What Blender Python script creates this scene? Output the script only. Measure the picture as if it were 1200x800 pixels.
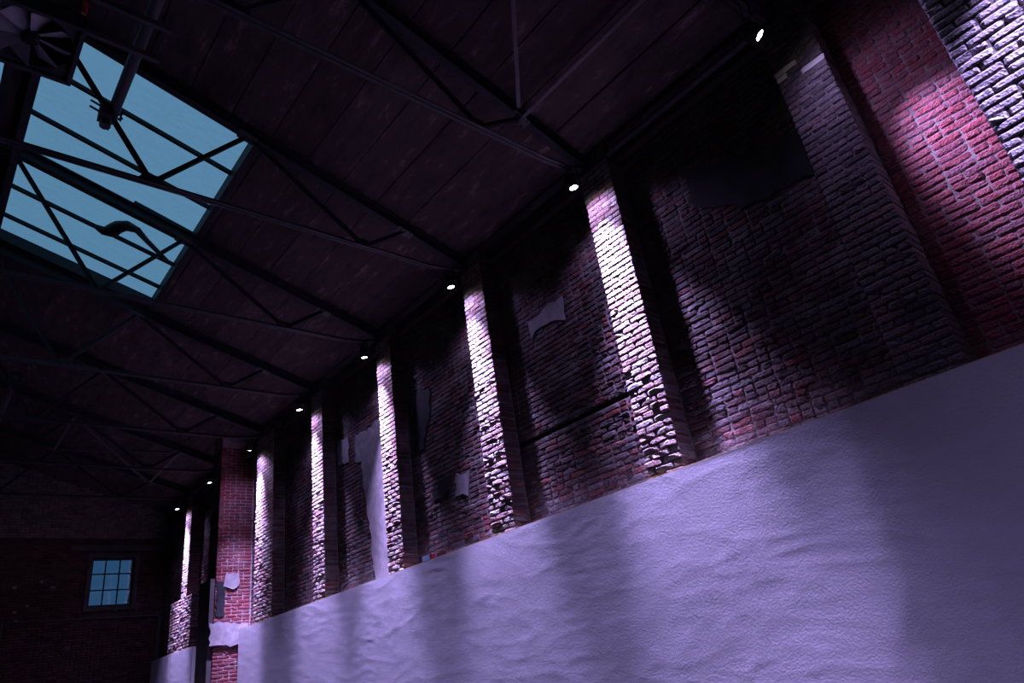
import bpy, math, random
import numpy as np
from mathutils import Vector, Matrix, noise

random.seed(7)
for o in list(bpy.data.objects):
    bpy.data.objects.remove(o)
SC = bpy.context.scene
COL = SC.collection

# ------------------------------------------------------------------ camera
CZ = 1.65                                   # eye height; "rel" heights below are measured from the eye
FOC = 797.0                                 # focal length for a 1200 px wide frame
RC = np.array([[0.7628627, 0.18066663, 0.62080599],
               [-0.6318596, 0.41190326, 0.6565738],
               [-0.13709104, -0.89313788, 0.42838157]])      # rows: world X, Y, Z seen in camera axes
cam_d = bpy.data.cameras.new('camera')
cam_d.sensor_width = 36.0
cam_d.lens = 36.0 * FOC / 1200.0
cam_d.clip_end = 200
cam = bpy.data.objects.new('camera', cam_d)
COL.objects.link(cam)
m = Matrix.Identity(4)
for i in range(3):
    m[i][0] = RC[i, 0]; m[i][1] = -RC[i, 1]; m[i][2] = -RC[i, 2]
m[0][3], m[1][3], m[2][3] = 0.0, 0.0, CZ
cam.matrix_world = m
SC.camera = cam

# ------------------------------------------------------------------ world, exposure
SC.view_settings.view_transform = 'Standard'
SC.view_settings.look = 'None'
SC.view_settings.gamma = 1.0
SC.view_settings.use_curve_mapping = False
SC.view_settings.exposure = 0.0
SC.cycles.use_denoising = True
SC.cycles.max_bounces = 8
SC.cycles.diffuse_bounces = 4
SC.cycles.sample_clamp_indirect = 4.0
world = bpy.data.worlds.new('dusk_sky')
SC.world = world
world.use_nodes = True
bg = world.node_tree.nodes['Background']
bg.inputs['Color'].default_value = (0.145, 0.355, 0.59, 1)
bg.inputs['Strength'].default_value = 1.0

# light colours and strengths (all of them belong to the spotlights and the added fill row built further down)
VIOLET = (0.50, 0.40, 1.0)
CORE_W, MID_W, SPILL_W = 7200.0, 3300.0, 85.0
FILL_W = 900.0  # added fill from the unseen opposite row

# ------------------------------------------------------------------ geometry of the hall
FACE = 6.0            # pilaster face plane
WALL = 6.275          # bay wall face plane
LINE = 5.97           # plaster lining face
TOP = 1.608 + CZ      # top of the plaster lining
Y0, Y1 = -5.0, 24.0   # hall ends
SL = 0.31             # roof slope
def roof_z(x): return 6.05 + SL * (6.1 - abs(x)) + CZ
TR = [1.68 + 2.77 * k for k in range(8)]        # truss planes
PIL = [1.545 + 2.76 * k for k in range(7)]      # pilaster centres along the wall
PIL8 = 20.93
PIL[5] = 15.32
PW = 0.252                                       # half width
HW = [PW] * 5 + [.504, PW, PW]                   # the sixth pilaster is twice as wide
def proj(p):
    q = RC.T @ (np.asarray(p, float) - np.array([0, 0, CZ]))
    if q[2] < .1: return None
    return 600 + FOC * q[0] / q[2], 400 + FOC * q[1] / q[2], q[2]

# ------------------------------------------------------------------ helpers
class MB:
    def __init__(s): s.v = []; s.f = []; s.m = []
    def add(s, vs, fs, mi=0):
        b = len(s.v); s.v += [tuple(x) for x in vs]; s.f += [tuple(b + i for i in f) for f in fs]; s.m += [mi] * len(fs); return s
    def box(s, lo, hi, mi=0):
        x0, y0, z0 = lo; x1, y1, z1 = hi
        return s.add([(x0,y0,z0),(x1,y0,z0),(x1,y1,z0),(x0,y1,z0),(x0,y0,z1),(x1,y0,z1),(x1,y1,z1),(x0,y1,z1)],
                     [(0,3,2,1),(4,5,6,7),(0,1,5,4),(1,2,6,5),(2,3,7,6),(3,0,4,7)], mi)
    def bar(s, a, b, w, h, up=(0, 0, 1), mi=0, off=(0, 0)):
        a = Vector(a); b = Vector(b); d = (b - a).normalized(); up = Vector(up)
        r = d.cross(up)
        if r.length < 1e-4: r = d.cross(Vector((1, 0, 0)))
        r.normalize(); u = r.cross(d)
        vs = []
        for p in (a, b):
            for sx, sy in ((-1,-1),(1,-1),(1,1),(-1,1)):
                vs.append(p + r * (sx * w / 2 + off[0]) + u * (sy * h / 2 + off[1]))
        return s.add(vs, [(3,2,1,0),(4,5,6,7),(0,1,5,4),(1,2,6,5),(2,3,7,6),(3,0,4,7)], mi)
    def ibeam(s, a, b, w, h, t, up=(0, 0, 1)):
        s.bar(a, b, w, t, up, 0, (0, h/2 - t/2)); s.bar(a, b, w, t, up, 0, (0, -h/2 + t/2)); s.bar(a, b, t, h - 2*t, up)
        return s
    def angle(s, a, b, w, t, up=(0, 0, 1), flip=1):
        s.bar(a, b, w, t, up); s.bar(a, b, t, w, up, 0, (flip * (w/2 - t/2), -w/2)); return s
    def tube(s, pts, r, n=10, cap=True):
        pts = [Vector(p) for p in pts]; rings = []
        for i, p in enumerate(pts):
            d = (pts[min(i+1, len(pts)-1)] - pts[max(i-1, 0)]).normalized()
            ref = Vector((0,0,1)) if abs(d.z) < .9 else Vector((1,0,0))
            u = d.cross(ref).normalized(); w = u.cross(d)
            rr = r[i] if isinstance(r, (list, tuple)) else r
            rings.append([p + (u*math.cos(2*math.pi*k/n) + w*math.sin(2*math.pi*k/n))*rr for k in range(n)])
        vs = [q for R in rings for q in R]; fs = []
        for i in range(len(pts)-1):
            for k in range(n):
                fs.append((i*n+k, i*n+(k+1)%n, (i+1)*n+(k+1)%n, (i+1)*n+k))
        if cap: fs += [tuple(range(n))[::-1], tuple((len(pts)-1)*n+k for k in range(n))]
        return s.add(vs, fs)
    def prism(s, poly, x0, x1, axis=0):
        n = len(poly)
        def P(a, b, c): return (c, a, b) if axis == 0 else ((a, c, b) if axis == 1 else (a, b, c))
        vs = [P(a, b, x0) for a, b in poly] + [P(a, b, x1) for a, b in poly]
        fs = [tuple(range(n)), tuple(range(2*n-1, n-1, -1))] + [(i, i+n, (i+1)%n+n, (i+1)%n) for i in range(n)]
        return s.add(vs, fs)
    def mesh(s, name, mats):
        me = bpy.data.meshes.new(name); me.from_pydata(s.v, [], s.f); me.update()
        for mm in (mats if isinstance(mats, (list, tuple)) else [mats]): me.materials.append(mm)
        if any(s.m): me.polygons.foreach_set('material_index', s.m)
        bmn = __import__('bmesh'); b = bmn.new(); b.from_mesh(me); bmn.ops.recalc_face_normals(b, faces=b.faces); b.to_mesh(me); b.free()
        return me
    def build(s, name, mats, parent=None, smooth=False):
        me = s.mesh(name, mats)
        if smooth:
            me.polygons.foreach_set('use_smooth', [True] * len(me.polygons))
        return link(name, me, parent)
def link(name, me, parent=None):
    o = bpy.data.objects.new(name, me); COL.objects.link(o)
    if parent is not None:
        o.parent = parent
        o.matrix_parent_inverse = Matrix.Translation(parent.location).inverted() if parent.location.length else Matrix.Identity(4)
    return o
def empty(name, loc):
    o = bpy.data.objects.new(name, None); COL.objects.link(o); o.location = loc; o.empty_display_size = .2; return o
def tag(o, label, cat, group=None):
    o['label'] = label; o['category'] = cat
    if group: o['group'] = group
    return o
def struct(o, label=None, cat=None):
    o['kind'] = 'structure'
    if label: o['label'] = label
    if cat: o['category'] = cat
    return o

# ------------------------------------------------------------------ materials
def mat(name):
    mm = bpy.data.materials.new(name); mm.use_nodes = True
    nt = mm.node_tree; b = nt.nodes['Principled BSDF']; return mm, nt, b
def N(nt, t, **kw):
    n = nt.nodes.new(t)
    for k, v in kw.items():
        if k in n.inputs: n.inputs[k].default_value = v
        else: setattr(n, k, v)
    return n
def ramp(nt, fac, stops, interp='LINEAR'):
    r = nt.nodes.new('ShaderNodeValToRGB'); r.color_ramp.interpolation = interp
    e = r.color_ramp.elements
    while len(e) < len(stops): e.new(.5)
    for el, (p, c) in zip(e, stops): el.position = p; el.color = (*c, 1)
    nt.links.new(fac, r.inputs[0]); return r
def mixc(nt, fac, a, b, mode='MIX'):
    n = nt.nodes.new('ShaderNodeMix'); n.data_type = 'RGBA'; n.blend_type = mode
    for sock, val in ((n.inputs[0], fac), (n.inputs[6], a), (n.inputs[7], b)):
        if hasattr(val, 'is_output'): nt.links.new(val, sock)
        else: sock.default_value = val if isinstance(val, (int, float)) else (*val, 1)
    return n.outputs[2]
def bump(nt, b, h, strength, dist):
    n = N(nt, 'ShaderNodeBump', Strength=strength, Distance=dist); nt.links.new(h, n.inputs['Height']); nt.links.new(n.outputs[0], b.inputs['Normal'])
def worldpos(nt, scale=(1, 1, 1)):
    g = nt.nodes.new('ShaderNodeNewGeometry'); mp = nt.nodes.new('ShaderNodeMapping'); mp.inputs['Scale'].default_value = scale
    nt.links.new(g.outputs['Position'], mp.inputs['Vector']); return mp.outputs[0]

def brick_material(name, stops, lime=0.35, lime_col=(.42, .38, .36), relief=.012):
    mm, nt, b = mat(name)
    oi = nt.nodes.new('ShaderNodeObjectInfo'); ge = nt.nodes.new('ShaderNodeNewGeometry')
    ad = N(nt, 'ShaderNodeMath', operation='ADD'); nt.links.new(oi.outputs['Random'], ad.inputs[0]); nt.links.new(ge.outputs['Random Per Island'], ad.inputs[1])
    fr = N(nt, 'ShaderNodeMath', operation='FRACT'); nt.links.new(ad.outputs[0], fr.inputs[0])
    base = ramp(nt, fr.outputs[0], stops)
    pos = worldpos(nt)
    n1 = N(nt, 'ShaderNodeTexNoise', Scale=38.0, Detail=5.0, Roughness=.65); nt.links.new(pos, n1.inputs['Vector'])
    dk = ramp(nt, n1.outputs[0], [(.3, (.45, .42, .42)), (.6, (1, 1, 1)), (.8, (1.3, 1.25, 1.2))])
    c1 = mixc(nt, 1.0, base.outputs[0], dk.outputs[0], 'MULTIPLY')
    n2 = N(nt, 'ShaderNodeTexNoise', Scale=2.1, Detail=6.0, Roughness=.7); nt.links.new(pos, n2.inputs['Vector'])
    lm = ramp(nt, n2.outputs[0], [(.45, (0, 0, 0)), (.68, (lime, lime, lime))])
    c2 = mixc(nt, lm.outputs[0], c1, lime_col)
    nt.links.new(c2, b.inputs['Base Color'])
    b.inputs['Roughness'].default_value = .92
    b.inputs['Specular IOR Level'].default_value = .15
    n3 = N(nt, 'ShaderNodeTexVoronoi', Scale=55.0); nt.links.new(pos, n3.inputs['Vector'])
    hs = N(nt, 'ShaderNodeMath', operation='MULTIPLY_ADD'); hs.inputs[1].default_value = .7
    nt.links.new(n3.outputs['Distance'], hs.inputs[0]); nt.links.new(n1.outputs[0], hs.inputs[2])
    bump(nt, b, hs.outputs[0], .9, relief)
    return mm
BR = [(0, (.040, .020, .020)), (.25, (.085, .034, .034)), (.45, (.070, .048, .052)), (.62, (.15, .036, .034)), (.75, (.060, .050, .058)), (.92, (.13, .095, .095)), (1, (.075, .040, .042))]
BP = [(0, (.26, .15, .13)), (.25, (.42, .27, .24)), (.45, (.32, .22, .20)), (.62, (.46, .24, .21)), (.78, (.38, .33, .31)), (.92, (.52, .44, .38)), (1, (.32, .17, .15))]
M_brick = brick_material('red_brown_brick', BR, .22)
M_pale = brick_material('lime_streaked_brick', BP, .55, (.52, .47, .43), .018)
M_greybrick = brick_material('grey_brown_brick', [(0, (.075, .06, .062)), (.3, (.14, .105, .105)), (.6, (.105, .09, .098)), (.85, (.17, .10, .10)), (1, (.12, .095, .10))], .3, (.24, .21, .21))
M_white = brick_material('limewashed_brick', [(0, (.36, .31, .33)), (.5, (.5, .46, .46)), (1, (.42, .38, .40))], .5, (.6, .56, .55))
M_endbrick = brick_material('sooty_brick', [(0, (.045, .028, .026)), (.5, (.11, .058, .052)), (1, (.07, .036, .034))], .12, (.13, .11, .10))

M_redbrick = brick_material('bright_red_brick', [(0, (.15, .03, .036)), (.4, (.21, .045, .052)), (.7, (.12, .042, .05)), (1, (.24, .06, .062))], .25, (.26, .19, .19))
def rough_material(name, col, col2, scale=6.0, bscale=60.0, bs=.5, bd=.01, rough=.9):
    mm, nt, b = mat(name); pos = worldpos(nt)
    n1 = N(nt, 'ShaderNodeTexNoise', Scale=scale, Detail=6.0, Roughness=.65); nt.links.new(pos, n1.inputs['Vector'])
    r = ramp(nt, n1.outputs[0], [(.35, col), (.65, col2)]); nt.links.new(r.outputs[0], b.inputs['Base Color'])
    n2 = N(nt, 'ShaderNodeTexNoise', Scale=bscale, Detail=4.0, Roughness=.6); nt.links.new(pos, n2.inputs['Vector'])
    bump(nt, b, n2.outputs[0], bs, bd)
    b.inputs['Roughness'].default_value = rough; b.inputs['Specular IOR Level'].default_value = .2
    return mm
M_mortar = rough_material('grey_lime_mortar', (.09, .075, .066), (.17, .145, .13), 9, 90, .9, .012)
M_patch = rough_material('old_plaster', (.17, .155, .155), (.27, .245, .245), 7, 70, .5, .006)
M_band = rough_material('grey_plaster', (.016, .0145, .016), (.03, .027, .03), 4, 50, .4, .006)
M_lining = rough_material('white_plaster', (.48, .465, .48), (.54, .525, .54), 1.6, 62, .9, .0055)
M_cap = rough_material('ochre_edge', (.45, .36, .18), (.55, .45, .26), 8, 60)
M_floor = rough_material('concrete_floor', (.07, .065, .065), (.11, .105, .105), 1.2, 40, .2)
M_dark = rough_material('sooty_wall', (.05, .042, .04), (.08, .066, .062), 3, 40)
M_conc = rough_material('grey_concrete', (.06, .058, .062), (.10, .095, .10), 3, 50, .4)
M_steel = rough_material('dark_painted_steel', (.018, .020, .024), (.032, .034, .040), 9, 80, .15, .003, .55)
M_grey = rough_material('grey_painted_steel', (.05, .052, .058), (.08, .08, .088), 9, 80, .15, .003, .5)
M_tie = rough_material('worn_painted_steel', (.028, .030, .034), (.05, .05, .056), 9, 80, .15, .003, .5)
M_galv = rough_material('pale_galvanised_steel', (.075, .075, .08), (.11, .11, .115), 9, 80, .15, .003, .5)
M_mortar2 = rough_material('pale_lime_mortar', (.19, .155, .15), (.32, .27, .26), 9, 90, .9, .01)
M_black = rough_material('black_metal', (.012, .012, .014), (.02, .02, .022), 12, 80, .1, .002, .5)
M_blade = rough_material('galvanised_blade', (.42, .40, .42), (.55, .52, .55), 8, 60, .15, .002, .45)
M_red = rough_material('red_paint', (.30, .02, .02), (.40, .03, .03), 9, 60, .2, .002, .5)
M_cream = rough_material('cream_plastic', (.5, .46, .42), (.58, .54, .48), 9, 60, .1, .001, .5)
M_blue = rough_material('pale_blue_box', (.42, .55, .68), (.50, .62, .74), 5, 60, .1, .001, .5)
M_nearblack = rough_material('near_black_patch', (.010, .012, .013), (.018, .02, .022), 6, 50, .4)

def plank_material():
    mm, nt, b = mat('ceiling_board')
    oi = nt.nodes.new('ShaderNodeObjectInfo')
    base = ramp(nt, oi.outputs['Random'], [(0, (.048, .034, .034)), (.5, (.072, .053, .054)), (1, (.058, .041, .042))])
    pos = worldpos(nt, (3.2, .9, 3.2))
    n1 = N(nt, 'ShaderNodeTexNoise', Scale=2.2, Detail=7.0, Roughness=.7); nt.links.new(pos, n1.inputs['Vector'])
    sp = ramp(nt, n1.outputs[0], [(.30, (.4, .38, .36)), (.5, (1, 1, 1)), (.58, (1.1, 1.05, 1.05)), (.68, (3.0, 2.8, 2.8))])
    nt.links.new(mixc(nt, 1.0, base.outputs[0], sp.outputs[0], 'MULTIPLY'), b.inputs['Base Color'])
    n2 = N(nt, 'ShaderNodeTexNoise', Scale=22.0, Detail=5.0); nt.links.new(pos, n2.inputs['Vector'])
    bump(nt, b, n2.outputs[0], .5, .01); b.inputs['Roughness'].default_value = .9; b.inputs['Specular IOR Level'].default_value = .2
    return mm
M_plank = plank_material()

def glass_material(name, tint, dirt):
    mm, nt, b = mat(name); out = nt.nodes['Material Output']
    tr = N(nt, 'ShaderNodeBsdfTransparent'); gl = N(nt, 'ShaderNodeBsdfGlossy', Roughness=.03); df = N(nt, 'ShaderNodeBsdfDiffuse')
    df.inputs['Color'].default_value = (.06, .06, .055, 1); gl.inputs['Color'].default_value = (.8, .85, .9, 1)
    pos = worldpos(nt, (2.2, 9, 2.2))
    n1 = N(nt, 'ShaderNodeTexNoise', Scale=1.6, Detail=7.0, Roughness=.7); nt.links.new(pos, n1.inputs['Vector'])
    r = ramp(nt, n1.outputs[0], [(.25, tuple(t*1.06 for t in tint)), (.75, tint)]); nt.links.new(r.outputs[0], tr.inputs['Color'])
    n2 = N(nt, 'ShaderNodeTexNoise', Scale=7.0, Detail=8.0, Roughness=.75); nt.links.new(pos, n2.inputs['Vector'])
    r2 = ramp(nt, n2.outputs[0], [(.60, (0, 0, 0)), (.74, (dirt, dirt, dirt))])
    m1 = nt.nodes.new('ShaderNodeMixShader'); nt.links.new(r2.outputs[0], m1.inputs[0]); nt.links.new(tr.outputs[0], m1.inputs[1]); nt.links.new(df.outputs[0], m1.inputs[2])
    lw = N(nt, 'ShaderNodeLayerWeight', Blend=.5); pw = N(nt, 'ShaderNodeMath', operation='POWER'); pw.inputs[1].default_value = 5.0
    nt.links.new(lw.outputs['Facing'], pw.inputs[0])
    fr = N(nt, 'ShaderNodeMath', operation='MULTIPLY_ADD'); fr.inputs[1].default_value = .9; fr.inputs[2].default_value = .03
    nt.links.new(pw.outputs[0], fr.inputs[0]); m2 = nt.nodes.new('ShaderNodeMixShader')
    nt.links.new(fr.outputs[0], m2.inputs[0]); nt.links.new(m1.outputs[0], m2.inputs[1]); nt.links.new(gl.outputs[0], m2.inputs[2])
    nt.links.new(m2.outputs[0], out.inputs['Surface']); return mm
M_skyglass = glass_material('dusty_skylight_glass', (.80, .80, .80), .55)
M_winglass = glass_material('grimy_window_glass', (.36, .42, .49), .3)

def lens_material():
    mm, nt, b = mat('lit_lens'); b.inputs['Base Color'].default_value = (.8, .8, .85, 1)
    b.inputs['Emission Color'].default_value = (.93, .90, 1.0, 1); b.inputs['Emission Strength'].default_value = 30.0
    return mm
M_lens = lens_material()

# ------------------------------------------------------------------ brick shapes
def brick_arrays(w, h, d, seed, er):
    """Weathered block: front at local x=0 facing -x, width along y, height along z, depth d behind."""
    rng = random.Random(seed)
    ys = [-.5, -.40, .0, .40, .5]; zs = [-.5, -.28, .28, .5]
    V = []; idx = {}
    for j, a in enumerate(ys):
        for k, c in enumerate(zs):
            ey = j in (0, 4); ez = k in (0, 3)
            rec = 0.0
            if ey or ez: rec = .006 + er * .008
            if ey and ez: rec = .011 + er * .012
            x = rec + rng.uniform(-.002, .0025) + er * rng.uniform(-.008, .010)
            yy = a * w * (1 - (.02 if ez and ey else 0)) + rng.uniform(-.004, .004) * (1 + er)
            zz = c * h + rng.uniform(-.003, .003) * (1 + 2 * er)
            if ez and ey: zz *= .92 - .15 * er
            idx[(j, k)] = len(V); V.append((x, yy, zz))
    F = []
    for j in range(4):
        for k in range(3):
            F.append((idx[(j, k)], idx[(j, k+1)], idx[(j+1, k+1)], idx[(j+1, k)]))
    rim = [idx[(j, 0)] for j in range(5)] + [idx[(4, k)] for k in (1, 2, 3)] + [idx[(j, 3)] for j in (3, 2, 1, 0)] + [idx[(0, k)] for k in (2, 1)]
    back = {}
    for r in rim:
        back[r] = len(V); x, y, z = V[r]; V.append((d, y, z))
    for i in range(len(rim)):
        a, b = rim[i], rim[(i+1) % len(rim)]
        F.append((a, b, back[b], back[a]))
    return np.array(V), F
VAR = {}
MESHES = {}
def variants(kind, w, d, n, er, h=.066):
    VAR[kind] = [brick_arrays(w, h, d, hash((kind, i)) % 99991 if False else i * 131 + int(w * 1000) + int(er * 100) * 7 + int(d * 1000), er) for i in range(n)]
for d, p in ((.11, 'b'), (.262, 'p')):
    variants(p + 's', .240, d, 8, 0.1); variants(p + 'h', .116, d, 6, 0.1)
    variants(p + 'S', .238, d, 8, 0.6); variants(p + 'H', .115, d, 6, 0.6)
def brick_mesh(kind, i, material):
    key = (kind, i, material.name)
    if key not in MESHES:
        V, F = VAR[kind][i]
        me = bpy.data.meshes.new('brick'); me.from_pydata(V.tolist(), [], F); me.materials.append(material)
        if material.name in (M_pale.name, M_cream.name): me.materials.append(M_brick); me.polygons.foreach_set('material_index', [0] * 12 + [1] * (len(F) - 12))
        me.update()
        MESHES[key] = me
    return MESHES[key]

def lay(y0, y1, z0, z1, rng, er_fn, x, skip=None, pre='b', course=.0765, pattern=None):
    """Yield (kind, variant, location, rotation z/x, scale_y) for a brick field filling y0..y1, z0..z1."""
    out = []; n = int((z1 - z0) / course)
    for c in range(n):
        z = z0 + (c + .5) * course
        y = y0
        if pattern:
            seq = list(pattern[c % len(pattern)])
        else:
            seq = None; first = 'h' if c % 2 else 's'
        k = 0
        while y < y1 - .03:
            if seq: t = seq[k % len(seq)]
            else: t = first if k == 0 else ('s' if rng.random() < .62 else 'h')
            wd = (.252 if t == 's' else .126)
            if y + wd > y1 + .02:
                if t == 's': t, wd = 'h', .126
            sy = 1.0
            if y + wd > y1 - .06:                       # close the course
                sy = (y1 - y) / wd; wd = y1 - y
            yc = y + wd / 2
            if skip is None or not skip(yc, z):
                er = er_fn(yc, z)
                big = rng.random() < er
                kk = pre + (t.upper() if big else t)
                px = rng.uniform(-.0025, .0025) + (rng.uniform(-.008, .003) if big else 0)
                out.append((kk, rng.randrange(len(VAR[kk])), (x + px, yc, z + rng.uniform(-.003, .003)), (rng.uniform(-.015, .015) * (1 + 2*big), rng.uniform(-.02, .02)), sy))
            y += wd; k += 1
    return out
def visible_size(loc):
    p = proj(loc)
    if p is None or not (-15 < p[0] < 1215 and -15 < p[1] < 815): return 0
    return 797 * .25 / p[2]
def place(items, parent, material, keep, hide=None, stuff_name='brickwork'):
    """Largest `keep` bricks become objects, the rest one joined part."""
    sc = []
    for i, it in enumerate(items):
        s = visible_size(it[2])
        if hide and hide(it[2]): s = 0
        if it[0][1] in 'hH': s *= .6
        sc.append((-s, i))
    sc.sort()
    chosen = {i for s, i in sc[:keep] if -s > 5.5}
    pin = Matrix.Translation(parent.location).inverted() if parent.location.length else Matrix.Identity(4)
    jv, jf, nb = [], [], 0
    for i, (kk, vi, loc, rot, sy) in enumerate(items):
        if i in chosen:
            o = bpy.data.objects.new('brick', brick_mesh(kk, vi, material)); COL.objects.link(o)
            o.parent = parent; o.matrix_parent_inverse = pin
            o.location = loc; o.rotation_euler = (rot[0], 0, rot[1]); o.scale = (1, sy, 1)
        else:
            V, F = VAR[kk][vi]
            M = np.array((Matrix.Rotation(rot[1], 3, 'Z') @ Matrix.Rotation(rot[0], 3, 'X')))
            W = (V * np.array([1, sy, 1])) @ M.T + np.array(loc)
            jv.append(W); jf += [tuple(nb + q for q in f) for f in F]; nb += len(V)
    if jv:
        me = bpy.data.meshes.new(stuff_name); me.from_pydata(np.concatenate(jv).tolist(), [], jf); me.materials.append(material)
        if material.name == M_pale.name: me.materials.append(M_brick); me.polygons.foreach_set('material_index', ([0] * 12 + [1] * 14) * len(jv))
        me.update()
        o = link(stuff_name, me, parent); o['kind'] = 'stuff'
    return len(chosen)

# ------------------------------------------------------------------ room shell
H = 10.2
struct(MB().box((-7.0, Y0 - .4, -.2), (7.0, Y1 + .5, 0)).build('floor', M_floor), 'grey concrete hall floor below the picture', 'floor')
wl = struct(MB().box((-6.7, Y0, 0), (-6.28, Y1, 8.0)).build('wall_left', M_dark), 'dark brick side wall opposite the lit pilasters', 'wall')
struct(MB().box((-6.28, Y0, 0), (-5.97, Y1, TOP)).build('wall_left_lining', M_lining), 'white plaster lining along the opposite wall', 'wall')
struct(MB().box((-6.7, Y0 - .3, 0), (6.7, Y0, H)).build('wall_back', M_dark), 'dark end wall behind the viewer', 'wall')

# right wall: one brick field per bay, bedded in a mortar core
bays = []
edges = [0.41] + [v for c, hw in zip(PIL, HW) for v in (c - hw, c + hw)] + [PIL8 - PW, PIL8 + PW, Y1]
for k in range(0, len(edges), 2): bays.append((edges[k], edges[k+1]))
BAYNAMES = ['red brick bay between the pale corner pier and the nearest dark pilaster',
            'dark brick bay with a smooth grey plaster band behind the nearest pilaster',
            'crumbling brick bay crossed by a black groove beside the brightest pilaster',
            'brick bay with pale plaster scraps beside the little blue box',
            'brick bay half covered by a long strip of pale plaster',
            'narrow dim brick bay between the two slim far pilasters',
            'brick bay that carries the red brick pier',
            'dark brick bay beyond the red brick pier',
            'far corner brick bay next to the end wall']
def hidden_by_pilaster(loc):
    y6 = loc[1] * FACE / loc[0]
    return loc[2] < TOP + .02 or any(c - hw < y6 < c + hw for c, hw in zip(PIL + [PIL8], HW))
ZB = TOP - .03
WT = 5.80 + CZ                       # top of the bay brickwork, under the eaves beam
def er_bay(k):
    def f(y, z):
        e = .10
        zr = z - CZ
        n = noise.noise((y * .7, z * .7, 3.1 + k))
        e += max(0, n) * .9
        if k == 2: e += max(0, 1 - abs(y - 5.0) / .75) * (1 if 2.2 < zr < 4.4 else .3)
        if k == 3: e += .35 if zr > 3.2 else .1
        if k == 0: e *= .4
        return e
    return f
def patch(name, poly, x, parent, material, thick=.02, seed=1, jag=.035):
    rng = random.Random(seed); pts = []
    n = len(poly)
    for i in range(n):
        a = Vector((*poly[i], 0)); b = Vector((*poly[(i+1) % n], 0)); L = (b - a).length; st = max(1, int(L / .09))
        nr = Vector((-(b-a).y, (b-a).x, 0)).normalized()
        for s in range(st):
            p = a.lerp(b, s / st) + nr * rng.uniform(-jag, jag); pts.append((p.x, p.y))
    return MB().prism(pts, x, x + thick).build(name, material, parent)
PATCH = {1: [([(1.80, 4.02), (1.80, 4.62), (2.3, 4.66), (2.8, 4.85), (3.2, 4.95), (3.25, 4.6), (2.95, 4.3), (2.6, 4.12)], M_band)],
         2: [([(5.55, 4.15), (5.5, 4.48), (5.75, 4.52), (6.0, 4.42), (6.25, 4.45), (6.22, 4.2), (5.9, 4.28)], M_patch)],
         3: [([(9.42, 4.2), (9.2, 4.5), (8.8, 4.45), (8.85, 4.15), (9.05, 3.7), (9.15, 3.45), (9.42, 3.5)], M_band),
             ([(8.05, 2.4), (8.0, 2.75), (8.35, 2.82), (8.4, 2.5)], M_patch), ([(8.5, 2.62), (8.5, 2.85), (9.0, 2.72), (9.0, 2.56)], M_band)],
         4: [([(10.2, 1.62), (10.2, 4.5), (11.0, 4.45), (11.45, 4.5), (11.5, 4.0), (11.25, 3.9), (11.2, 3.3), (11.05, 2.6), (10.95, 1.62)], M_patch),
             ([(11.75, 4.05), (11.75, 4.55), (12.2, 4.6), (12.2, 4.1)], M_patch)]}
nobj = 0
SLOT0 = ZB + 15 * .0765; SLOT1 = SLOT0 + .0765
for k, (a, b) in enumerate(bays):
    XM = WALL + .0105
    if k == 2:                                   # a wall slot runs across this bay
        core = MB().box((XM, a - .3, 0), (6.75, b + .3, SLOT0)).box((XM, a - .3, SLOT1), (6.75, b + .3, roof_z(6.3) + .1)).box((WALL + .12, a - .3, SLOT0), (6.75, b + .3, SLOT1))
    else:
        core = MB().box((XM, a - .3, 0), (6.75, b + .3, roof_z(6.3) + .1))
    w = struct(core.build('wall_right', M_mortar), BAYNAMES[k], 'wall')
    rng = random.Random(100 + k)
    skip = None
    if k == 2: skip = lambda y, z: SLOT0 < z < SLOT1
    items = lay(a, b, ZB, WT, rng, er_bay(k), WALL, skip)
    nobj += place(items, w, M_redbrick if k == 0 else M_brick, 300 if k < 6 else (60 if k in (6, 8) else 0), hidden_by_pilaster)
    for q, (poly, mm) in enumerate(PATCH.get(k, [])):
        patch('plaster_patch', [(y, z + CZ) for y, z in poly], WALL - .016, w, mm, .035, 10 * k + q)

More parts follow.
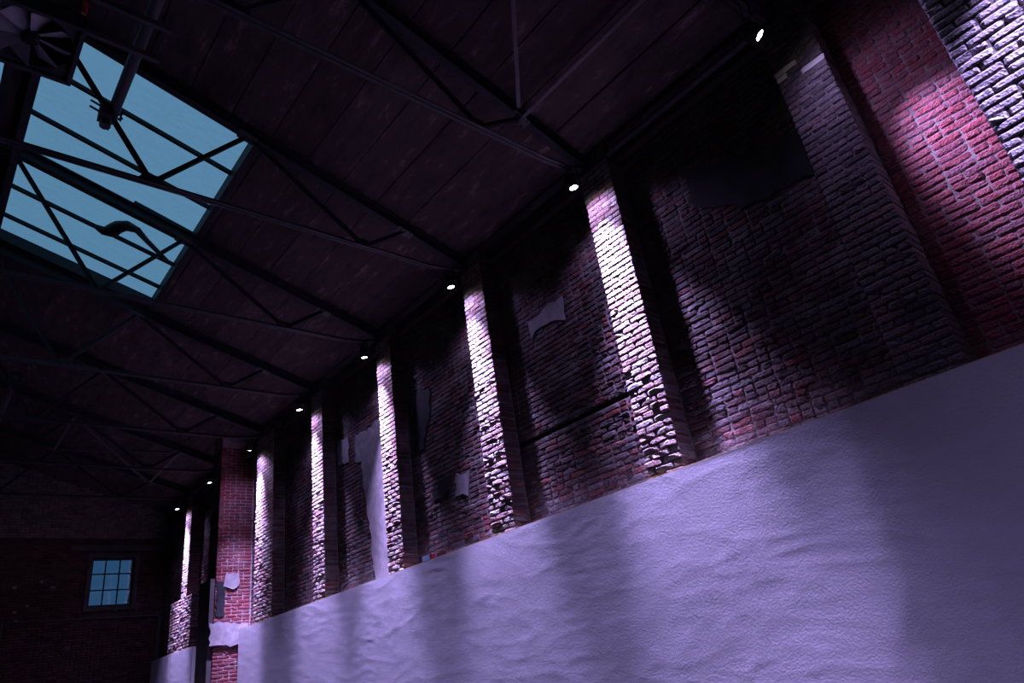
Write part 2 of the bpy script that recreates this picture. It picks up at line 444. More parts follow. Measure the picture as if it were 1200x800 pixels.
# pilasters
PLAB = ['dim brick pilaster with three white bricks near its top, nearest the right edge',
        'brightest wide brick pilaster, white-lit in its middle',
        'brightly lit brick pilaster beside the plaster-patched dark bay',
        'lit pilaster edged by a strip of pale plaster on its left',
        'slim lit brick pilaster in front of a reddish side face',
        'broad-looking lit pilaster right beside the red brick pier', 'mostly hidden pilaster behind the red brick pier']
PAT = ['ss', 'hsh']
def er_pil(k):
    def f(y, z):
        zr = z - CZ
        if k == 0: return .15
        if k >= 7: return .5
        return .12 if zr > 4.3 else min(.5, .2 + (4.3 - zr) * .2)
    return f
WHITE0 = [(1.44, 5.02), (1.74, 5.03), (1.68, 5.11)]
for k, c in enumerate(PIL + [PIL8]):
    hw = HW[k]
    core = MB().box((FACE + .014, c - hw + .014, ZB), (WALL + .05, c + hw - .014, roof_z(6.3) + .02))
    lab = PLAB[k] if k < 7 else 'narrow lit pilaster with a wide stepped base near the end wall'
    p = struct(core.build('pilaster', M_mortar), lab, 'pilaster')
    rng = random.Random(300 + k)
    items = lay(c - hw, c + hw, ZB, WT, rng, er_pil(k), FACE, None, 'p', .0765, PAT if hw < .3 else ['ssss', 'hsssh'])
    if k == 7:
        items += lay(c - .75, c - PW, ZB, 3.0 + CZ, rng, er_pil(6), FACE - .01, None, 'p') + lay(c + PW, c + 1.1, ZB, 3.0 + CZ, rng, er_pil(6), FACE - .01, None, 'p')
    wh = []
    if k in (0, 1):
        spots = WHITE0 if k == 0 else [(4.30, 4.70)]
        for (yy, zz) in spots:
            j = min(range(len(items)), key=lambda i: (items[i][2][1] - yy) ** 2 + 9 * (items[i][2][2] - zz - CZ) ** 2)
            wh.append(items.pop(j))
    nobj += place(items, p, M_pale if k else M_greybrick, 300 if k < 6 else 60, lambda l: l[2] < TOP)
    for (kk, vi, loc, rot, sy) in wh:
        o = bpy.data.objects.new('brick', brick_mesh(kk.lower(), vi % 6, M_cream)); COL.objects.link(o)
        o.parent = p; o.location = loc; o.scale = (1, sy, 1); o['label'] = 'white painted brick'

# eaves beam along the top of the right wall
struct(MB().prism([(6.18, WT), (6.18, roof_z(6.18) + .03), (6.7, roof_z(6.7) + .03), (6.7, WT)], Y0, Y1, 1).build('trim_1', M_dark), 'dark eaves beam where the brick wall meets the roof', 'beam')

# plaster lining with a trowelled, uneven face
def lining(name, ya, yb, label):
    ny = int((yb - ya) / .035); nz = 110
    z0 = 0.6; V = []; F = []
    for j in range(ny + 1):
        y = ya + (yb - ya) * j / ny
        for i in range(nz + 1):
            z = z0 + (TOP - z0) * i / nz
            h = noise.fractal((y * .55, z * .8, 1.7), 1.0, 2.0, 3) * .0035
            n2 = noise.noise((y * 1.6, z * 5.0 + .6 * math.sin(y * 1.3), 5.2))
            h += .0016 * (1 - abs(n2)) ** 4 + .0035 * max(0, noise.noise((y * .9, z * 1.1, 12.))) * (1 - abs(noise.noise((y * 1.3, z * 7.0 - y * .9, 15.)))) ** 3
            n3 = noise.noise((y * 3.7 + 8, z * 8.0 + y * 1.2, 9.0)); n4 = noise.noise((y * .6, z * .6, 4.0))
            h += .0042 * max(0, n3) * max(0, n4 + .1)
            n5 = noise.noise((y * 3.4 - 3, z * 17.0 + 2.2 * noise.noise((y * 1.1, z, 2.)), 21.))
            h += .0026 * (1 - abs(n5)) ** 5 * max(0, noise.noise((y * .8 + 5, z * 1.2, 31.)) + .18)
            if i == nz: h *= .5
            V.append((LINE - h + .006, y, z))
    for j in range(ny):
        for i in range(nz):
            a = j * (nz + 1) + i; F.append((a, a + nz + 1, a + nz + 2, a + 1))
    me = bpy.data.meshes.new(name); me.from_pydata(V, [], F); me.materials.append(M_lining)
    me.polygons.foreach_set('use_smooth', [True] * len(me.polygons)); me.update()
    o = link(name, me); struct(o, label, 'wall')
    MB().box((LINE + .018, ya, 0), (WALL + .03, yb, TOP - .004)).box((LINE, ya, 0), (LINE + .03, yb, .605)).build('core', M_lining, o)
    MB().box((LINE + .016, ya, TOP - .003), (LINE + .06, yb, TOP + .012)).build('edge_strip', M_cap, o)
    return o
lining('wall_right_lining', 0.35 - 5.3, 16.58, 'long white plastered lower wall washed in violet light')
lining('wall_right_lining', 19.83, 23.5, 'short far piece of white plastered lower wall by the end wall')

# brick piers standing out from the wall
near = struct(MB().box((5.459, -.34, TOP - .05), (WALL + .1, .395, roof_z(6.2) - .1)).build('pier', M_mortar), 'pale limewashed brick pier at the upper right edge', 'pier')
rng = random.Random(77)
nobj += place(lay(-.346, .41, ZB, WT, rng, lambda y, z: .12, 5.45, None, 'p', .0765, ['sss', 'hssh', 'hhssh']), near, M_white, 300)
far = struct(MB().box((5.475, 16.709, 0), (WALL + .2, 17.3, roof_z(5.7) - .02)).build('pier', M_mortar2), 'red brick pier with a pale painted band, facing the viewer', 'pier')
# bricks on the pier side facing the hall's near end: rotate a field by 90 degrees
def lay_front(x0, x1, z0, z1, y, rng, er):
    its = []
    for (kk, vi, loc, rot, sy) in lay(x0, x1, z0, z1, rng, er, 0):
        its.append((kk, vi, (loc[1], y + loc[0] * .6, loc[2]), rot, sy))
    return its
def place_front(items, parent, material, keep, stuff='brickwork'):
    jv, jf, nb = [], [], 0
    order = sorted(range(len(items)), key=lambda i: -visible_size(items[i][2]) * (.6 if items[i][0][1] in 'hH' else 1)); chosen = set(order[:keep])
    for i, (kk, vi, loc, rot, sy) in enumerate(items):
        if i in chosen:
            o = bpy.data.objects.new('brick', brick_mesh(kk, vi, material)); COL.objects.link(o); o.parent = parent
            o.location = loc; o.rotation_euler = (0, rot[0], math.pi / 2 + rot[1]); o.scale = (1, sy, 1)
        else:
            V, F = VAR[kk][vi]
            M = np.array(Matrix.Rotation(math.pi / 2 + rot[1], 3, 'Z') @ Matrix.Rotation(rot[0], 3, 'Y'))
            W = (V * np.array([1, sy, 1])) @ M.T + np.array(loc); jv.append(W); jf += [tuple(nb + q for q in f) for f in F]; nb += len(V)
    if jv:
        me = bpy.data.meshes.new(stuff); me.from_pydata(np.concatenate(jv).tolist(), [], jf); me.materials.append(material); me.update()
        link(stuff, me, parent)['kind'] = 'stuff'
rng = random.Random(78)
place_front(lay_front(5.46, 6.26, 2.0 - .6, WT + .1, 16.70, rng, lambda y, z: .08), far, M_redbrick, 200)
its = lay(16.70, 17.3, 2.0, WT + .1, rng, lambda y, z: .15, 5.46)
place(its, far, M_brick, 60)
def frontpatch(name, poly, y, parent, material, thick, seed):
    rng = random.Random(seed); pts = []; n = len(poly)
    for i in range(n):
        a = Vector((*poly[i], 0)); b = Vector((*poly[(i+1) % n], 0)); L = (b - a).length; st = max(1, int(L / .07))
        nr = Vector((-(b-a).y, (b-a).x, 0)).normalized()
        for s in range(st):
            p = a.lerp(b, s / st) + nr * rng.uniform(-.025, .025); pts.append((p.x, p.y))
    return MB().prism(pts, y, y + thick, 1).build(name, material, parent)
frontpatch('painted_band', [(5.37, 1.32 + CZ), (6.2, 1.28 + CZ), (6.2, 1.74 + CZ), (5.37, 1.80 + CZ)], 16.66, far, M_patch, .05, 5)['label'] = 'pale painted band with chipped edges'
frontpatch('plaster_patch', [(5.62, 2.55 + CZ), (5.85, 2.5 + CZ), (6.0, 2.62 + CZ), (5.98, 2.85 + CZ), (5.68, 2.86 + CZ)], 16.675, far, M_patch, .04, 6)
frontpatch('dark_patch', [(5.49, 1.95 + CZ), (5.66, 1.92 + CZ), (5.66, 2.66 + CZ), (5.49, 2.7 + CZ)], 16.684, far, M_nearblack, .03, 7)  # upright near-black patch on the pier front
MB().box((5.36, 16.74, 0), (5.46, 17.5, 2.75 + CZ)).build('steel_jamb', M_dark, far)['label'] = 'smooth grey jamb on the pier edge'

# end wall
WX0, WX1, WZ0, WZ1 = 4.25, 5.40, 3.28 + CZ, 4.67 + CZ
ew = MB().box((-6.7, 24.02, 0), (WX0, 24.5, H)).box((WX1, 24.02, 0), (6.7, 24.5, H)).box((WX0, 24.02, 0), (WX1, 24.5, WZ0)).box((WX0, 24.02, WZ1), (WX1, 24.5, H))
wf = struct(ew.build('wall_far', M_dark), 'dark sooty brick end wall of the hall with a small window', 'wall')
rng = random.Random(5)
inwin = lambda y, z: WX0 - .14 < y < WX1 + .14 and WZ0 - .14 < z < WZ1 + .14
skip = lambda y, z: inwin(y, z) or (2.92 < z - CZ < 5.2 and rng.random() < .0)
place_front(lay_front(1.2, 6.2, .9 + CZ, 2.9 + CZ, 23.975, rng, lambda y, z: .3), wf, M_endbrick, 0)
items = [it for it in lay_front(1.2, 6.26, 2.9 + CZ, 5.2 + CZ, 24.0, rng, lambda y, z: .15) if not inwin(it[2][0], it[2][2])]
place_front(items, wf, M_endbrick, 0, 'brickwork')
M_endgrey = brick_material('grey_dusty_brick', [(0, (.11, .10, .096)), (.5, (.22, .19, .18)), (1, (.16, .135, .13))], .2, (.28, .25, .23))
band = MB().box((0.2, 23.90, 5.22 + CZ), (6.26, 24.1, 8.4 + CZ)).build('brick_band', M_dark, wf)
its = [it for it in lay_front(0.4, 6.26, 5.22 + CZ, 7.9 + CZ, 23.875, rng, lambda y, z: .3) if it[2][2] < roof_z(it[2][0]) - .02]
place_front(its, wf, M_endgrey, 0, 'brickwork')
MB().box((3.65, 23.90, 4.88 + CZ), (6.2, 24.05, 5.02 + CZ)).build('lintel', M_conc, wf)['label'] = 'grey beam above the window'
rv = MB()
rv.box((WX0 - .12, 23.96, WZ0 - .12), (WX0, 24.2, WZ1 + .1)).box((WX1, 23.96, WZ0 - .12), (WX1 + .12, 24.2, WZ1 + .1)).box((WX0, 23.96, WZ1), (WX1, 24.2, WZ1 + .1))
rv.build('window_reveal', M_conc, wf)
MB().box((WX0 - .12, 23.93, WZ0 - .13), (WX1 + .12, 24.2, WZ0 - .02)).build('window_sill', M_dark, wf)
for (x, z, s) in ((2.39, 3.85, .09), (3.0, 3.98, .07), (3.27, 3.82, .12), (2.75, 3.35, .08), (2.5, 3.2, .05), (2.55, 2.98, .07), (4.95, 3.12, .06)):
    frontpatch('mortar_spot', [(x, z + CZ), (x + s, z + CZ), (x + s, z + .06 + CZ), (x, z + .06 + CZ)], 23.95, wf, M_patch, .05, int(x * 100))
win = struct(empty('window_1', ((WX0 + WX1) / 2, 24.12, WZ0)), 'small nine-pane steel window glowing dusk blue in the end wall', 'window')
fr = MB(); t = .045
fr.box((WX0, 24.09, WZ0), (WX0 + t, 24.15, WZ1)).box((WX1 - t, 24.09, WZ0), (WX1, 24.15, WZ1)).box((WX0, 24.09, WZ0), (WX1, 24.15, WZ0 + t)).box((WX0, 24.09, WZ1 - t), (WX1, 24.15, WZ1))
fr.build('window_frame', M_black, win)
for i in (1, 2):
    x = WX0 + (WX1 - WX0) * i / 3; z = WZ0 + (WZ1 - WZ0) * i / 3
    MB().box((x - .016, 24.095, WZ0), (x + .016, 24.14, WZ1)).build('glazing_bar', M_black, win)
    MB().box((WX0, 24.095, z - .016), (WX1, 24.14, z + .016)).build('glazing_bar', M_black, win)
for i in range(3):
    for j in range(3):
        x0 = WX0 + (WX1 - WX0) * i / 3; z0 = WZ0 + (WZ1 - WZ0) * j / 3
        MB().box((x0 + .004, 24.115, z0 + .004), (x0 + (WX1 - WX0) / 3 - .004, 24.119, z0 + (WZ1 - WZ0) / 3 - .004)).build('pane', M_winglass, win)

# ------------------------------------------------------------------ roof: deck, boards, skylight
SKY0, SKY1 = 0.16, 2.68        # skylight extent across the slope
SY0, SY1 = 7.36, 12.62         # along the hall
LIFT = .16                     # glass sits on an upstand above the boards
deck = MB()
def slab(x0, x1, ya, yb, t0, t1):
    deck.add([(x0, ya, roof_z(x0) + t0), (x1, ya, roof_z(x1) + t0), (x1, yb, roof_z(x1) + t0), (x0, yb, roof_z(x0) + t0),
              (x0, ya, roof_z(x0) + t1), (x1, ya, roof_z(x1) + t1), (x1, yb, roof_z(x1) + t1), (x0, yb, roof_z(x0) + t1)],
             [(0,3,2,1),(4,5,6,7),(0,1,5,4),(1,2,6,5),(2,3,7,6),(3,0,4,7)])
for s in (1, -1):
    slab(*(sorted((0, s * 6.9))), Y0 - .3, SY0 - .05, .05, .13)
    slab(*(sorted((0, s * 6.9))), SY1 + .05, Y1 + .5, .05, .13)
    slab(*(sorted((s * (SKY1 + .05), s * 6.9))), SY0 - .05, SY1 + .05, .05, .13)
slab(-.12, 0, SY0 - .05, SY1 + .05, .1, .2); slab(0, .12, SY0 - .05, SY1 + .05, .1, .2)
ceil = struct(deck.build('ceiling', M_dark), 'dark sloping boarded roof underside', 'ceiling')
strips = [6.59, 6.05, 5.51, 4.97, 4.43, 3.89, 3.35, 2.81, 2.27, 1.73, 1.19, .65, .11]
ys = [Y0] + [TR[0] - 2.77] + TR + [Y1]
for s in (1, -1):
    for i in range(len(strips) - 1):
        xa, xb = strips[i], strips[i+1]
        for j in range(len(ys) - 1):
            ya, yb = ys[j], ys[j+1]
            if s < 0 and j > 7: continue
            insky = (TR[2] - .1 < ya < TR[4] - .1)
            x_in = xb
            if insky:
                if xa < SKY1 + .01: continue
                x_in = max(xb, SKY1)
            rr = random.Random(i * 100 + j + (7 if s < 0 else 0)); dz = rr.uniform(-.012, .004)
            g = .006; x1, x0 = xa - g, x_in + g
            q = MB(); lo = [(s*x0, ya+.004, roof_z(x0) + dz), (s*x1, ya+.004, roof_z(x1) + dz), (s*x1, yb-.004, roof_z(x1) + dz), (s*x0, yb-.004, roof_z(x0) + dz)]
            q.add(lo + [(x, y, z + .048) for x, y, z in lo], [(0,3,2,1),(4,5,6,7),(0,1,5,4),(1,2,6,5),(2,3,7,6),(3,0,4,7)])
            q.build('roof_board', M_plank, ceil)

def skylight(s, label, name):
    root = struct(empty(name, (s * (SKY0 + SKY1) / 2, (SY0 + SY1) / 2, roof_z(1.4))), label, 'skylight')
    def P(x, y, dz): return (s * x, y, roof_z(x) + dz)
    cu = MB()
    for (ya, yb) in ((SY0 - .05, SY0), (SY1, SY1 + .05)):
        cu.add([P(SKY0, ya, -.01), P(SKY1, ya, -.01), P(SKY1, yb, -.01), P(SKY0, yb, -.01), P(SKY0, ya, LIFT + .04), P(SKY1, ya, LIFT + .04), P(SKY1, yb, LIFT + .04), P(SKY0, yb, LIFT + .04)],
               [(0,3,2,1),(4,5,6,7),(0,1,5,4),(1,2,6,5),(2,3,7,6),(3,0,4,7)])
    for (xa, xb) in ((SKY1, SKY1 + .05), (SKY0 - .06, SKY0)):
        cu.add([P(xa, SY0, -.01), P(xb, SY0, -.01), P(xb, SY1, -.01), P(xa, SY1, -.01), P(xa, SY0, LIFT + .04), P(xb, SY0, LIFT + .04), P(xb, SY1, LIFT + .04), P(xa, SY1, LIFT + .04)],
               [(0,3,2,1),(4,5,6,7),(0,1,5,4),(1,2,6,5),(2,3,7,6),(3,0,4,7)])
    cu.build('curb', M_steel, root)
    by = [8.38, 9.34, 10.20, 11.22, 12.08]
    for y in by:
        MB().bar(P(SKY0, y, LIFT - .02), P(SKY1, y, LIFT - .02), .05, .06).build('glazing_bar', M_black, root)
    e = [SY0] + by + [SY1]
    for a, b in zip(e[:-1], e[1:]):
        lo = [P(SKY0, a, LIFT + .012), P(SKY1, a, LIFT + .012), P(SKY1, b, LIFT + .012), P(SKY0, b, LIFT + .012)]
        MB().add(lo + [(x, y, z + .006) for x, y, z in lo], [(0,3,2,1),(4,5,6,7),(0,1,5,4),(1,2,6,5),(2,3,7,6),(3,0,4,7)]).build('pane', M_skyglass, root)
    return root
sk = skylight(1, 'large blue skylight in the roof slope behind the steel trusses', 'window_2')
skylight(-1, 'blue skylight on the far roof slope, a sliver at the left edge', 'window_3')

# ------------------------------------------------------------------ steel trusses
TLAB = ['steel roof truss at the top edge above the largest lamp flare', 'steel roof truss meeting the wall above the brightest pilaster',
        'steel roof truss along the near upper edge of the skylight', 'steel roof truss crossing the middle of the skylight',
        'steel roof truss along the lower edge of the skylight', 'dim roof truss just beyond the skylight',
        'dim roof truss ending at the red brick pier', 'farthest dim roof truss before the end wall']
CH = 5.70 + CZ
RD = .18                                   # rafter depth
def raf(x): return roof_z(x) - .035 - RD / 2
nodes_r = [4.92, 2.5]; nodes_c = [4.2, 1.4]
for k, y in enumerate(TR):
    root = tag(empty('roof_truss', (0, y, CH)), TLAB[k], 'roof truss', 'steel roof trusses')
    for s in (1, -1):
        MB().ibeam((0, y, raf(0)), (s * 6.22, y, raf(6.22)), .11, RD, .014).build('rafter', M_steel, root)
        c = MB()
        pts = [(0, CH), (s * 5.3, CH), (s * 5.75, CH + .05), (s * 6.1, raf(6.1) - .06)]
        for (xa, za), (xb, zb) in zip(pts[:-1], pts[1:]):
            c.bar((xa, y - .026, za), (xb, y - .026, zb), .042, .010); c.bar((xa, y - .01, za), (xb, y - .01, zb), .010, .055, (0, 0, 1), 0, (0, .022))
            c.bar((xa, y + .026, za), (xb, y + .026, zb), .042, .010); c.bar((xa, y + .01, za), (xb, y + .01, zb), .010, .055, (0, 0, 1), 0, (0, .022))
        c.build('tie_bar', M_tie, root)
        for (xr, xc) in ((4.92, 4.2), (2.5, 4.2), (2.5, 1.4), (.12, 1.4)):
            a = (s * xr, y, raf(xr) - RD/2 + .02); b = (s * xc, y, CH + .02)
            w = MB(); w.bar(a, b, .06, .01, (0, 1, 0)).bar(a, b, .01, .06, (0, 1, 0), 0, (.025, 0)); w.build('web_member', M_steel, root)
        for xc in nodes_c:
            MB().prism([(s*(xc-.16), CH+.01), (s*(xc+.16), CH+.01), (s*(xc+.09), CH+.14), (s*(xc-.09), CH+.14)], y-.004, y+.004, 1).build('gusset_plate', M_steel, root)
        for xr in nodes_r:
            zz = raf(xr) - RD/2
            gp = MB().bar((s*(xr-.12), y, raf(xr-.12) - RD/2 - .006), (s*(xr+.12), y, raf(xr+.12) - RD/2 - .006), .16, .012).build('gusset_plate', M_galv, root)
            for dx in (-.07, 0, .07):
                for dy in (-.055, .055):
                    MB().tube([(s*(xr+dx), y+dy, raf(xr+dx) - RD/2 - .03), (s*(xr+dx), y+dy, raf(xr+dx) - RD/2 - .01)], .014, 6).build('bolt', M_grey, gp)
        MB().box((min(s*6.0, s*6.2), y - .1, raf(6.1) - .16), (max(s*6.0, s*6.2), y + .1, raf(6.1) - .145)).build('bearing_plate', M_grey, root)
    MB().prism([(-.22, raf(0)-.12), (.22, raf(0)-.12), (.12, raf(0)-.34), (-.12, raf(0)-.34)], y-.006, y+.006, 1).build('apex_plate', M_steel, root)

for s in (1, -1):
    tag(MB().ibeam((s*.14, Y0, roof_z(.14) - .30), (s*.14, Y1 - .02, roof_z(.14) - .30), .10, .20, .014).build('ridge_beam', M_steel),
        'steel ridge beam running along the %s side of the roof peak' % ('near right' if s > 0 else 'left'), 'beam', 'paired ridge beams')
# bracing in the first and last bay of the roof
def brace(name, k0, x0, k1, x1, label, w=.05, round_=False):
    a = (x0, TR[k0], raf(x0) - RD/2 - .02); b = (x1, TR[k1], raf(x1) - RD/2 - .02)
    if 'diagonal' in name:                       # stop short of the node plates
        A, B = Vector(a), Vector(b); a, b = A.lerp(B, .05), A.lerp(B, .95)
        if k0 == 6 and x0 < 3: a, b = a - Vector((0, 0, .06)), b - Vector((0, 0, .06))
    q = MB()
    if round_: q.tube([a, b], .014, 8)
    else: q.bar(a, b, w, .01).bar(a, b, .01, w, (0, 0, 1), 0, (w/2 - .005, w/2))
    tag(q.build(name, M_galv), label, 'brace', 'roof bracing')
brace('strut', 0, 4.92, 1, 4.92, 'straight steel strut between the two nearest trusses', .055)
brace('diagonal_brace', 0, 2.5, 1, 4.92, 'steel diagonal brace rising from the second nearest truss to the top edge', .05)
brace('eaves_strut', 0, 6.05, 1, 6.05, 'steel eaves strut from the largest lamp flare to the next lamp', .08)
brace('strut', 6, 4.92, 7, 4.92, 'short steel strut between the two farthest trusses near the wall', .06)
brace('strut', 6, 2.5, 7, 2.5, 'short steel strut between the two farthest trusses towards the ridge', .06)
brace('diagonal_brace', 6, 4.92, 7, 2.5, 'level-looking steel brace between the two farthest trusses', .05)
brace('diagonal_brace', 6, 2.5, 7, 4.92, 'falling steel brace crossing between the two farthest trusses', .06)
brace('eaves_strut', 6, 6.05, 7, 6.05, 'steel eaves strut between the two farthest lamps', .06)

# ------------------------------------------------------------------ spotlights
LX, LZ = 5.71, 5.43 + CZ
LLAB = ['spotlight outside the upper right corner lighting the limewashed pier', 'spotlight with the largest flare at the top, beside the dim pilaster',
        'spotlight above the brightest wide pilaster', 'third visible spotlight from the top right, above a lit pilaster',
        'fourth visible spotlight, above the pilaster with pale plaster', 'fifth visible spotlight, above the slim pilaster',
        'spotlight just right of the red pier top', 'spotlight just left of the red pier top', 'farthest and lowest spotlight near the end wall']
def lathe(b, prof, c, n=20):
    vs = []; fs = []
    for (r, z) in prof:
        for i in range(n):
            a = 2 * math.pi * i / n; vs.append((c[0] + r * math.cos(a), c[1] + r * math.sin(a), c[2] + z))
    for j in range(len(prof) - 1):
        for i in range(n): fs.append((j*n+i, j*n+(i+1) % n, (j+1)*n+(i+1) % n, (j+1)*n+i))
    return b.add(vs, fs)
def spot_light(root, loc, aim, watts, size, blend, rad=.04):
    d = bpy.data.lights.new('lamp_beam', 'SPOT'); d.energy = watts; d.spot_size = math.radians(size); d.spot_blend = blend
    d.color = VIOLET; d.shadow_soft_size = rad
    o = bpy.data.objects.new('lamp_beam', d); COL.objects.link(o); o.location = loc
    o.rotation_euler = Vector(aim).to_track_quat('-Z', 'Y').to_euler()
    o.parent = root; o.matrix_parent_inverse = Matrix.Translation(root.location).inverted()
def spotlight(x, y, z, aim, label, core, mid, spill, hang_z, group, core_size=31, mid_size=53):
    """Can spotlight on a yoke; the head is modelled pointing down and turned towards `aim`."""
    root = tag(empty('spotlight', (x, y, z)), label, 'spotlight', group)
    c = (0, 0, 0)
    q = Vector((0, 0, -1)).rotation_difference(Vector(aim).normalized())
    T = Matrix.Translation((x, y, z)) @ q.to_matrix().to_4x4()
    def put(b, name, mm, par=None):
        b.v = [tuple(T @ Vector(v)) for v in b.v]; return b.build(name, mm, par or root)
    h = MB(); lathe(h, [(.052, .0), (.075, .0), (.078, .02), (.075, .16), (.05, .20), (.02, .205), (.0, .205)], c)
    hs = put(h, 'housing', M_black)
    ln = MB(); lathe(ln, [(.0, .012), (.058, .012)], c); put(ln, 'lens', M_lens, hs)
    for zz in (.07, .095, .12):
        fin = MB(); lathe(fin, [(.076, zz), (.092, zz), (.092, zz + .006), (.076, zz + .006)], c); put(fin, 'cooling_fin', M_black, hs)
    yk = MB()
    for s in (-1, 1): yk.bar((x, y + s * .10, z + .08), (x, y + s * .10, z + .27), .03, .006, (0, 1, 0))
    yk.bar((x, y - .1, z + .27), (x, y + .1, z + .27), .03, .006); yk.build('yoke', M_black, root)
    MB().tube([(x, y, z + .27), (x, y, hang_z)], .012, 8).build('stem', M_black, root)
    MB().tube([(x, y + .02, z + .2), (x + .05, y + .1, z + .14), (x + .08, y + .13, z + .22), (x + .05, y + .08, hang_z)], .007, 6).build('cable', M_black, root, True)
    l = T @ Vector((0, 0, -.01))
    if core: spot_light(root, l, aim, core, core_size, .95)
    if mid: spot_light(root, l, aim, mid, mid_size, 1.0)
    if spill: spot_light(root, l, aim, spill, 140, .6)
    return root
AIMS = {k: (.10, -.03, -1) for k in range(9)}
AIMS[1] = (.10, -.09, -1); AIMS[3] = (.10, .03, -1); AIMS[5] = (.10, .15, -1)
STR = {2: 1.0, 3: .8, 4: .95, 5: .9, 6: 1.0, 7: .8, 8: .9}
G = 'spotlights under the eaves'
spotlight(5.08, -1.09, LZ, (.12, .45, -1), LLAB[0], 5000, 0, 10, CH, G, 38, 90)
spotlight(5.40, 1.59, 5.15 + CZ, (.40, -.66, -1), LLAB[1], 2600, 70, 10, CH + .03, G, 40, 110)
for k in range(1, 8):
    y = 1.68 + 2.77 * k
    f = STR[k + 1]
    spotlight(LX, y, LZ, AIMS[k], LLAB[k + 1], CORE_W * f, MID_W * f, SPILL_W * f, CH + .03, G)
# added fill spotlights, unseen at the opposite eaves, washing the white wall
OL = ['nearest', 'second', 'middle', 'fourth', 'farthest']
for k in range(5):
    spotlight(-5.3, .5 + 4.6 * k, LZ, (9.6, 0, -6.9), OL[k] + ' added fill spotlight at the opposite eaves, left of the picture', FILL_W, 0, 0, CH, 'added fill spotlights of the opposite row', 44, 120)

# ------------------------------------------------------------------ fan unit under the ridge
FZ = 5.20 + CZ; FX, FY = 0.0, 5.21; HS = .33
fan = tag(empty('air_fan', (FX, FY, FZ)), 'square eight-blade ventilation fan hung in the upper left corner', 'fan')
b = MB()
for (x0, x1, y0, y1) in ((-HS, HS, -HS, -HS+.02), (-HS, HS, HS-.02, HS), (-HS, -HS+.02, -HS, HS), (HS-.02, HS, -HS, HS)):
    b.box((FX+x0, FY+y0, FZ), (FX+x1, FY+y1, FZ + .17))
b.box((FX-HS, FY-HS, FZ+.16), (FX+HS, FY+HS, FZ+.17))
b.build('casing', M_steel, fan)
rg = MB(); n = 32; ro = HS - .012; ri = .305; vs = []; fs = []
for i in range(n):
    a = 2*math.pi*(i+.5)/n; cx, cy = math.cos(a), math.sin(a); mx = max(abs(cx), abs(cy))
    vs += [(FX+cx/mx*ro, FY+cy/mx*ro, FZ+.02), (FX+cx*ri, FY+cy*ri, FZ+.03), (FX+cx*ri, FY+cy*ri, FZ+.12)]
for i in range(n):
    j = (i+1) % n; fs += [(i*3, j*3, j*3+1, i*3+1), (i*3+1, j*3+1, j*3+2, i*3+2)]
rg.add(vs, fs).build('shroud', M_grey, fan)
fl = MB()
for (x0, x1, y0, y1) in ((-HS-.02, HS+.02, -HS-.02, -HS+.015), (-HS-.02, HS+.02, HS-.015, HS+.02), (-HS-.02, -HS+.015, -HS, HS), (HS-.015, HS+.02, -HS, HS)):
    fl.box((FX+x0, FY+y0, FZ-.012), (FX+x1, FY+y1, FZ))
fl.build('flange', M_grey, fan)
hb = MB(); lathe(hb, [(0, .0), (.05, .0), (.065, .015), (.065, .13), (0, .13)], (FX, FY, FZ - .005)); hb.build('hub', M_black, fan, False)
for i in range(8):
    a0 = 2*math.pi*i/8 + .2; bl = MB(); vs = []
    for r, wd in ((.06, .03), (.17, .075), (.298, .125)):
        for sgn in (-1, 1):
            t = a0 + sgn * math.atan2(wd * .75, r); tilt = sgn * wd * .75
            vs.append((FX + r*math.cos(t), FY + r*math.sin(t), FZ + .06 + tilt * .7))
    vs += [(x, y, z + .003) for x, y, z in vs]
    fs = [(0,1,3,2),(2,3,5,4),(6,8,9,7),(8,10,11,9),(0,2,8,6),(2,4,10,8),(1,7,9,3),(3,9,11,5),(4,5,11,10),(0,6,7,1)]
    bl.add(vs, fs).build('fan_blade', M_blade, fan)
for dx in (-HS + .04, HS - .04):
    for dy in (-.2, .2):
        MB().tube([(FX+dx, FY+dy, FZ+.17), (FX+dx, FY+dy, 5.74 + CZ)], .006, 6).build('hanger_rod', M_grey, fan)
for (yy, lab) in ((5.01, 'grey steel rail above the fan, nearer the top edge'), (5.41, 'grey steel rail from the fan towards the hanging pipe')):
    r = MB().bar((-1.1, yy, 5.77 + CZ), (1.0, yy, 5.77 + CZ), .045, .06); tag(r.build('mounting_rail', M_grey), lab, 'rail', 'rails carrying the fan')
rv = tag(empty('alarm_sounder', (.31, 5.2, 5.70 + CZ)), 'small red cylinder with a pale tip above the fan', 'alarm')
sb = MB().tube([(.31, 5.2, 5.72 + CZ), (.31, 5.2, 5.86 + CZ)], .04, 14).build('body', M_red, rv)
MB().tube([(.31, 5.2, 5.68 + CZ), (.31, 5.2, 5.72 + CZ)], [.018, .028], 12).build('tip', M_cream, sb)
MB().tube([(.31, 5.2, 5.86 + CZ), (.31, 5.2, roof_z(.31) - .2)], .01, 8).build('stem', M_steel, rv)

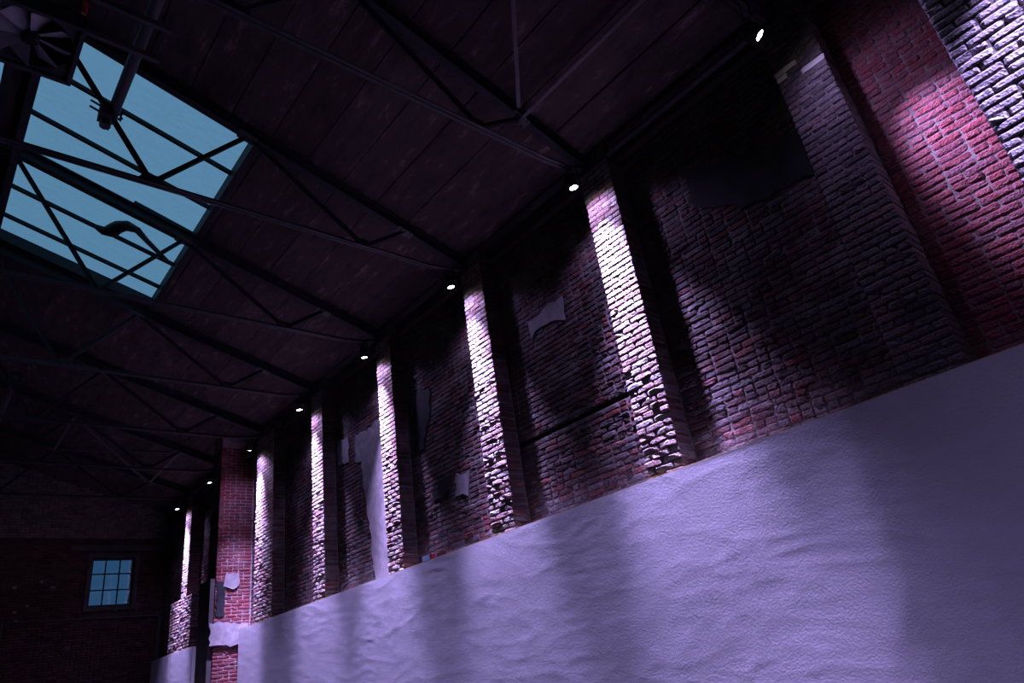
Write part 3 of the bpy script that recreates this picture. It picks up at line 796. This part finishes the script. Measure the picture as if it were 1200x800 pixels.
# pipe hung along the hall and its clamp on the truss
pz = 6.46 + CZ
pp = tag(empty('hanging_pipe', (.9, 5.0, pz)), 'grey scaffold pipe ending in a clamp on the skylight truss', 'pipe')
MB().tube([(.9, -2.0, pz), (.9, 7.24, pz)], .062, 16).build('tube', M_grey, pp, True)
clb = MB().box((.76, 7.00, pz - .13), (.90, 7.18, pz + .04)).build('clamp_body', M_steel, pp)
MB().tube([(.84, 7.12, pz - .22), (.84, 7.12, pz - .10)], .06, 8).build('clamp_block', M_grey, pp)
for dx, dz in ((.05, .0), (-.12, .04), (.05, -.07), (-.12, -.05)):
    MB().tube([(.9+dx, 7.08, pz+dz-.02), (.9+dx*2.0, 7.08, pz+dz+.02)], .013, 6).build('clamp_bolt', M_steel, clb)
MB().tube([(.98, 7.08, pz - .1), (.98, 7.08, pz + .04)], .013, 6).build('clamp_pin', M_steel, clb)
MB().bar((.9, 7.22, pz - .11), (.9, 7.22, pz + .06), .16, .012, (1, 0, 0)).build('clamp_plate', M_steel, pp)
p2 = tag(empty('hanging_pipe', (1.0, 16.0, 6.55 + CZ)), 'dim far scaffold pipe at the left edge below the skylight', 'pipe')
MB().tube([(1.0, 15.4, 6.52 + CZ), (1.0, 18.35, 6.62 + CZ)], .06, 12).build('tube', M_grey, p2, True)
MB().box((.9, 15.42, 6.42 + CZ), (1.1, 15.56, 6.62 + CZ)).build('clamp_body', M_steel, p2)

# sealing strip and hose lying on the skylight glass
def PS(x, y, dz=LIFT + .03): return (x, y, roof_z(x) + dz)
tag(MB().bar(PS(1.75, 10.14, LIFT - .03), PS(2.66, 10.17, LIFT - .03), .10, .05).build('sealing_strip', M_black), 'loose black sealing strip along a skylight bar', 'strip')
def unroof(pts):      # points given as (x, y) on the glass plane
    return [PS(x, y) for x, y in pts]
hose_pts = [(1.35, 11.28), (1.55, 11.30), (1.66, 11.18), (1.72, 11.0), (1.82, 10.86), (1.98, 10.84), (2.15, 10.98), (2.62, 11.30)]
tag(MB().tube(unroof(hose_pts), [.02, .075, .12, .11, .09, .06, .045, .035], 10).build('rubber_hose', M_black, None, True), 'kinked black hose lying on the skylight glass', 'hose')

# small things on and below the lining
jb = tag(empty('junction_box', (6.03, 8.93, TOP)), 'little pale blue box standing on the white wall edge', 'box')
MB().box((5.985, 8.83, TOP + .012), (6.08, 9.03, TOP + .095)).build('body', M_blue, jb)
MB().box((5.995, 8.79, TOP + .012), (6.07, 8.83, TOP + .085)).build('end_cap', M_red, jb)
tag(MB().box((6.0, 8.42, TOP + .006), (6.1, 8.66, TOP + .06)).build('loose_brick', M_redbrick), 'loose red brick lying on the white wall edge beside the blue box', 'brick')
# conduit on the end wall
cd = tag(empty('conduit', (6.2, 23.93, 2.9 + CZ)), 'thin grey conduit running across the end wall and down its corner', 'pipe')
MB().tube([(2.25, 23.92, 2.98 + CZ), (6.18, 23.92, 2.92 + CZ)], .022, 8).build('horizontal_run', M_grey, cd)
MB().tube([(6.18, 23.92, 2.92 + CZ), (6.18, 23.92, 1.4 + CZ)], .022, 8).build('corner_drop', M_grey, cd)
MB().tube([(2.27, 23.92, 2.96 + CZ), (2.27, 23.92, 1.0 + CZ)], .022, 8).build('left_drop', M_grey, cd)
for x, z, lab in ((3.85, 2.19, 'round iron wall anchor below the window, left one'), (5.65, 2.15, 'iron wall anchor below the window, right one')):
    an = tag(empty('wall_anchor', (x, 23.93, z + CZ)), lab, 'anchor', 'iron anchors on the end wall')
    MB().tube([(x, 23.97, z + CZ), (x, 23.90, z + CZ)], .07, 12).build('plate', M_conc, an)
    MB().tube([(x, 23.90, z + CZ), (x, 23.84, z + CZ)], .025, 8).build('bolt', M_grey, an)
print('individual bricks', nobj, 'objects', len(bpy.data.objects))
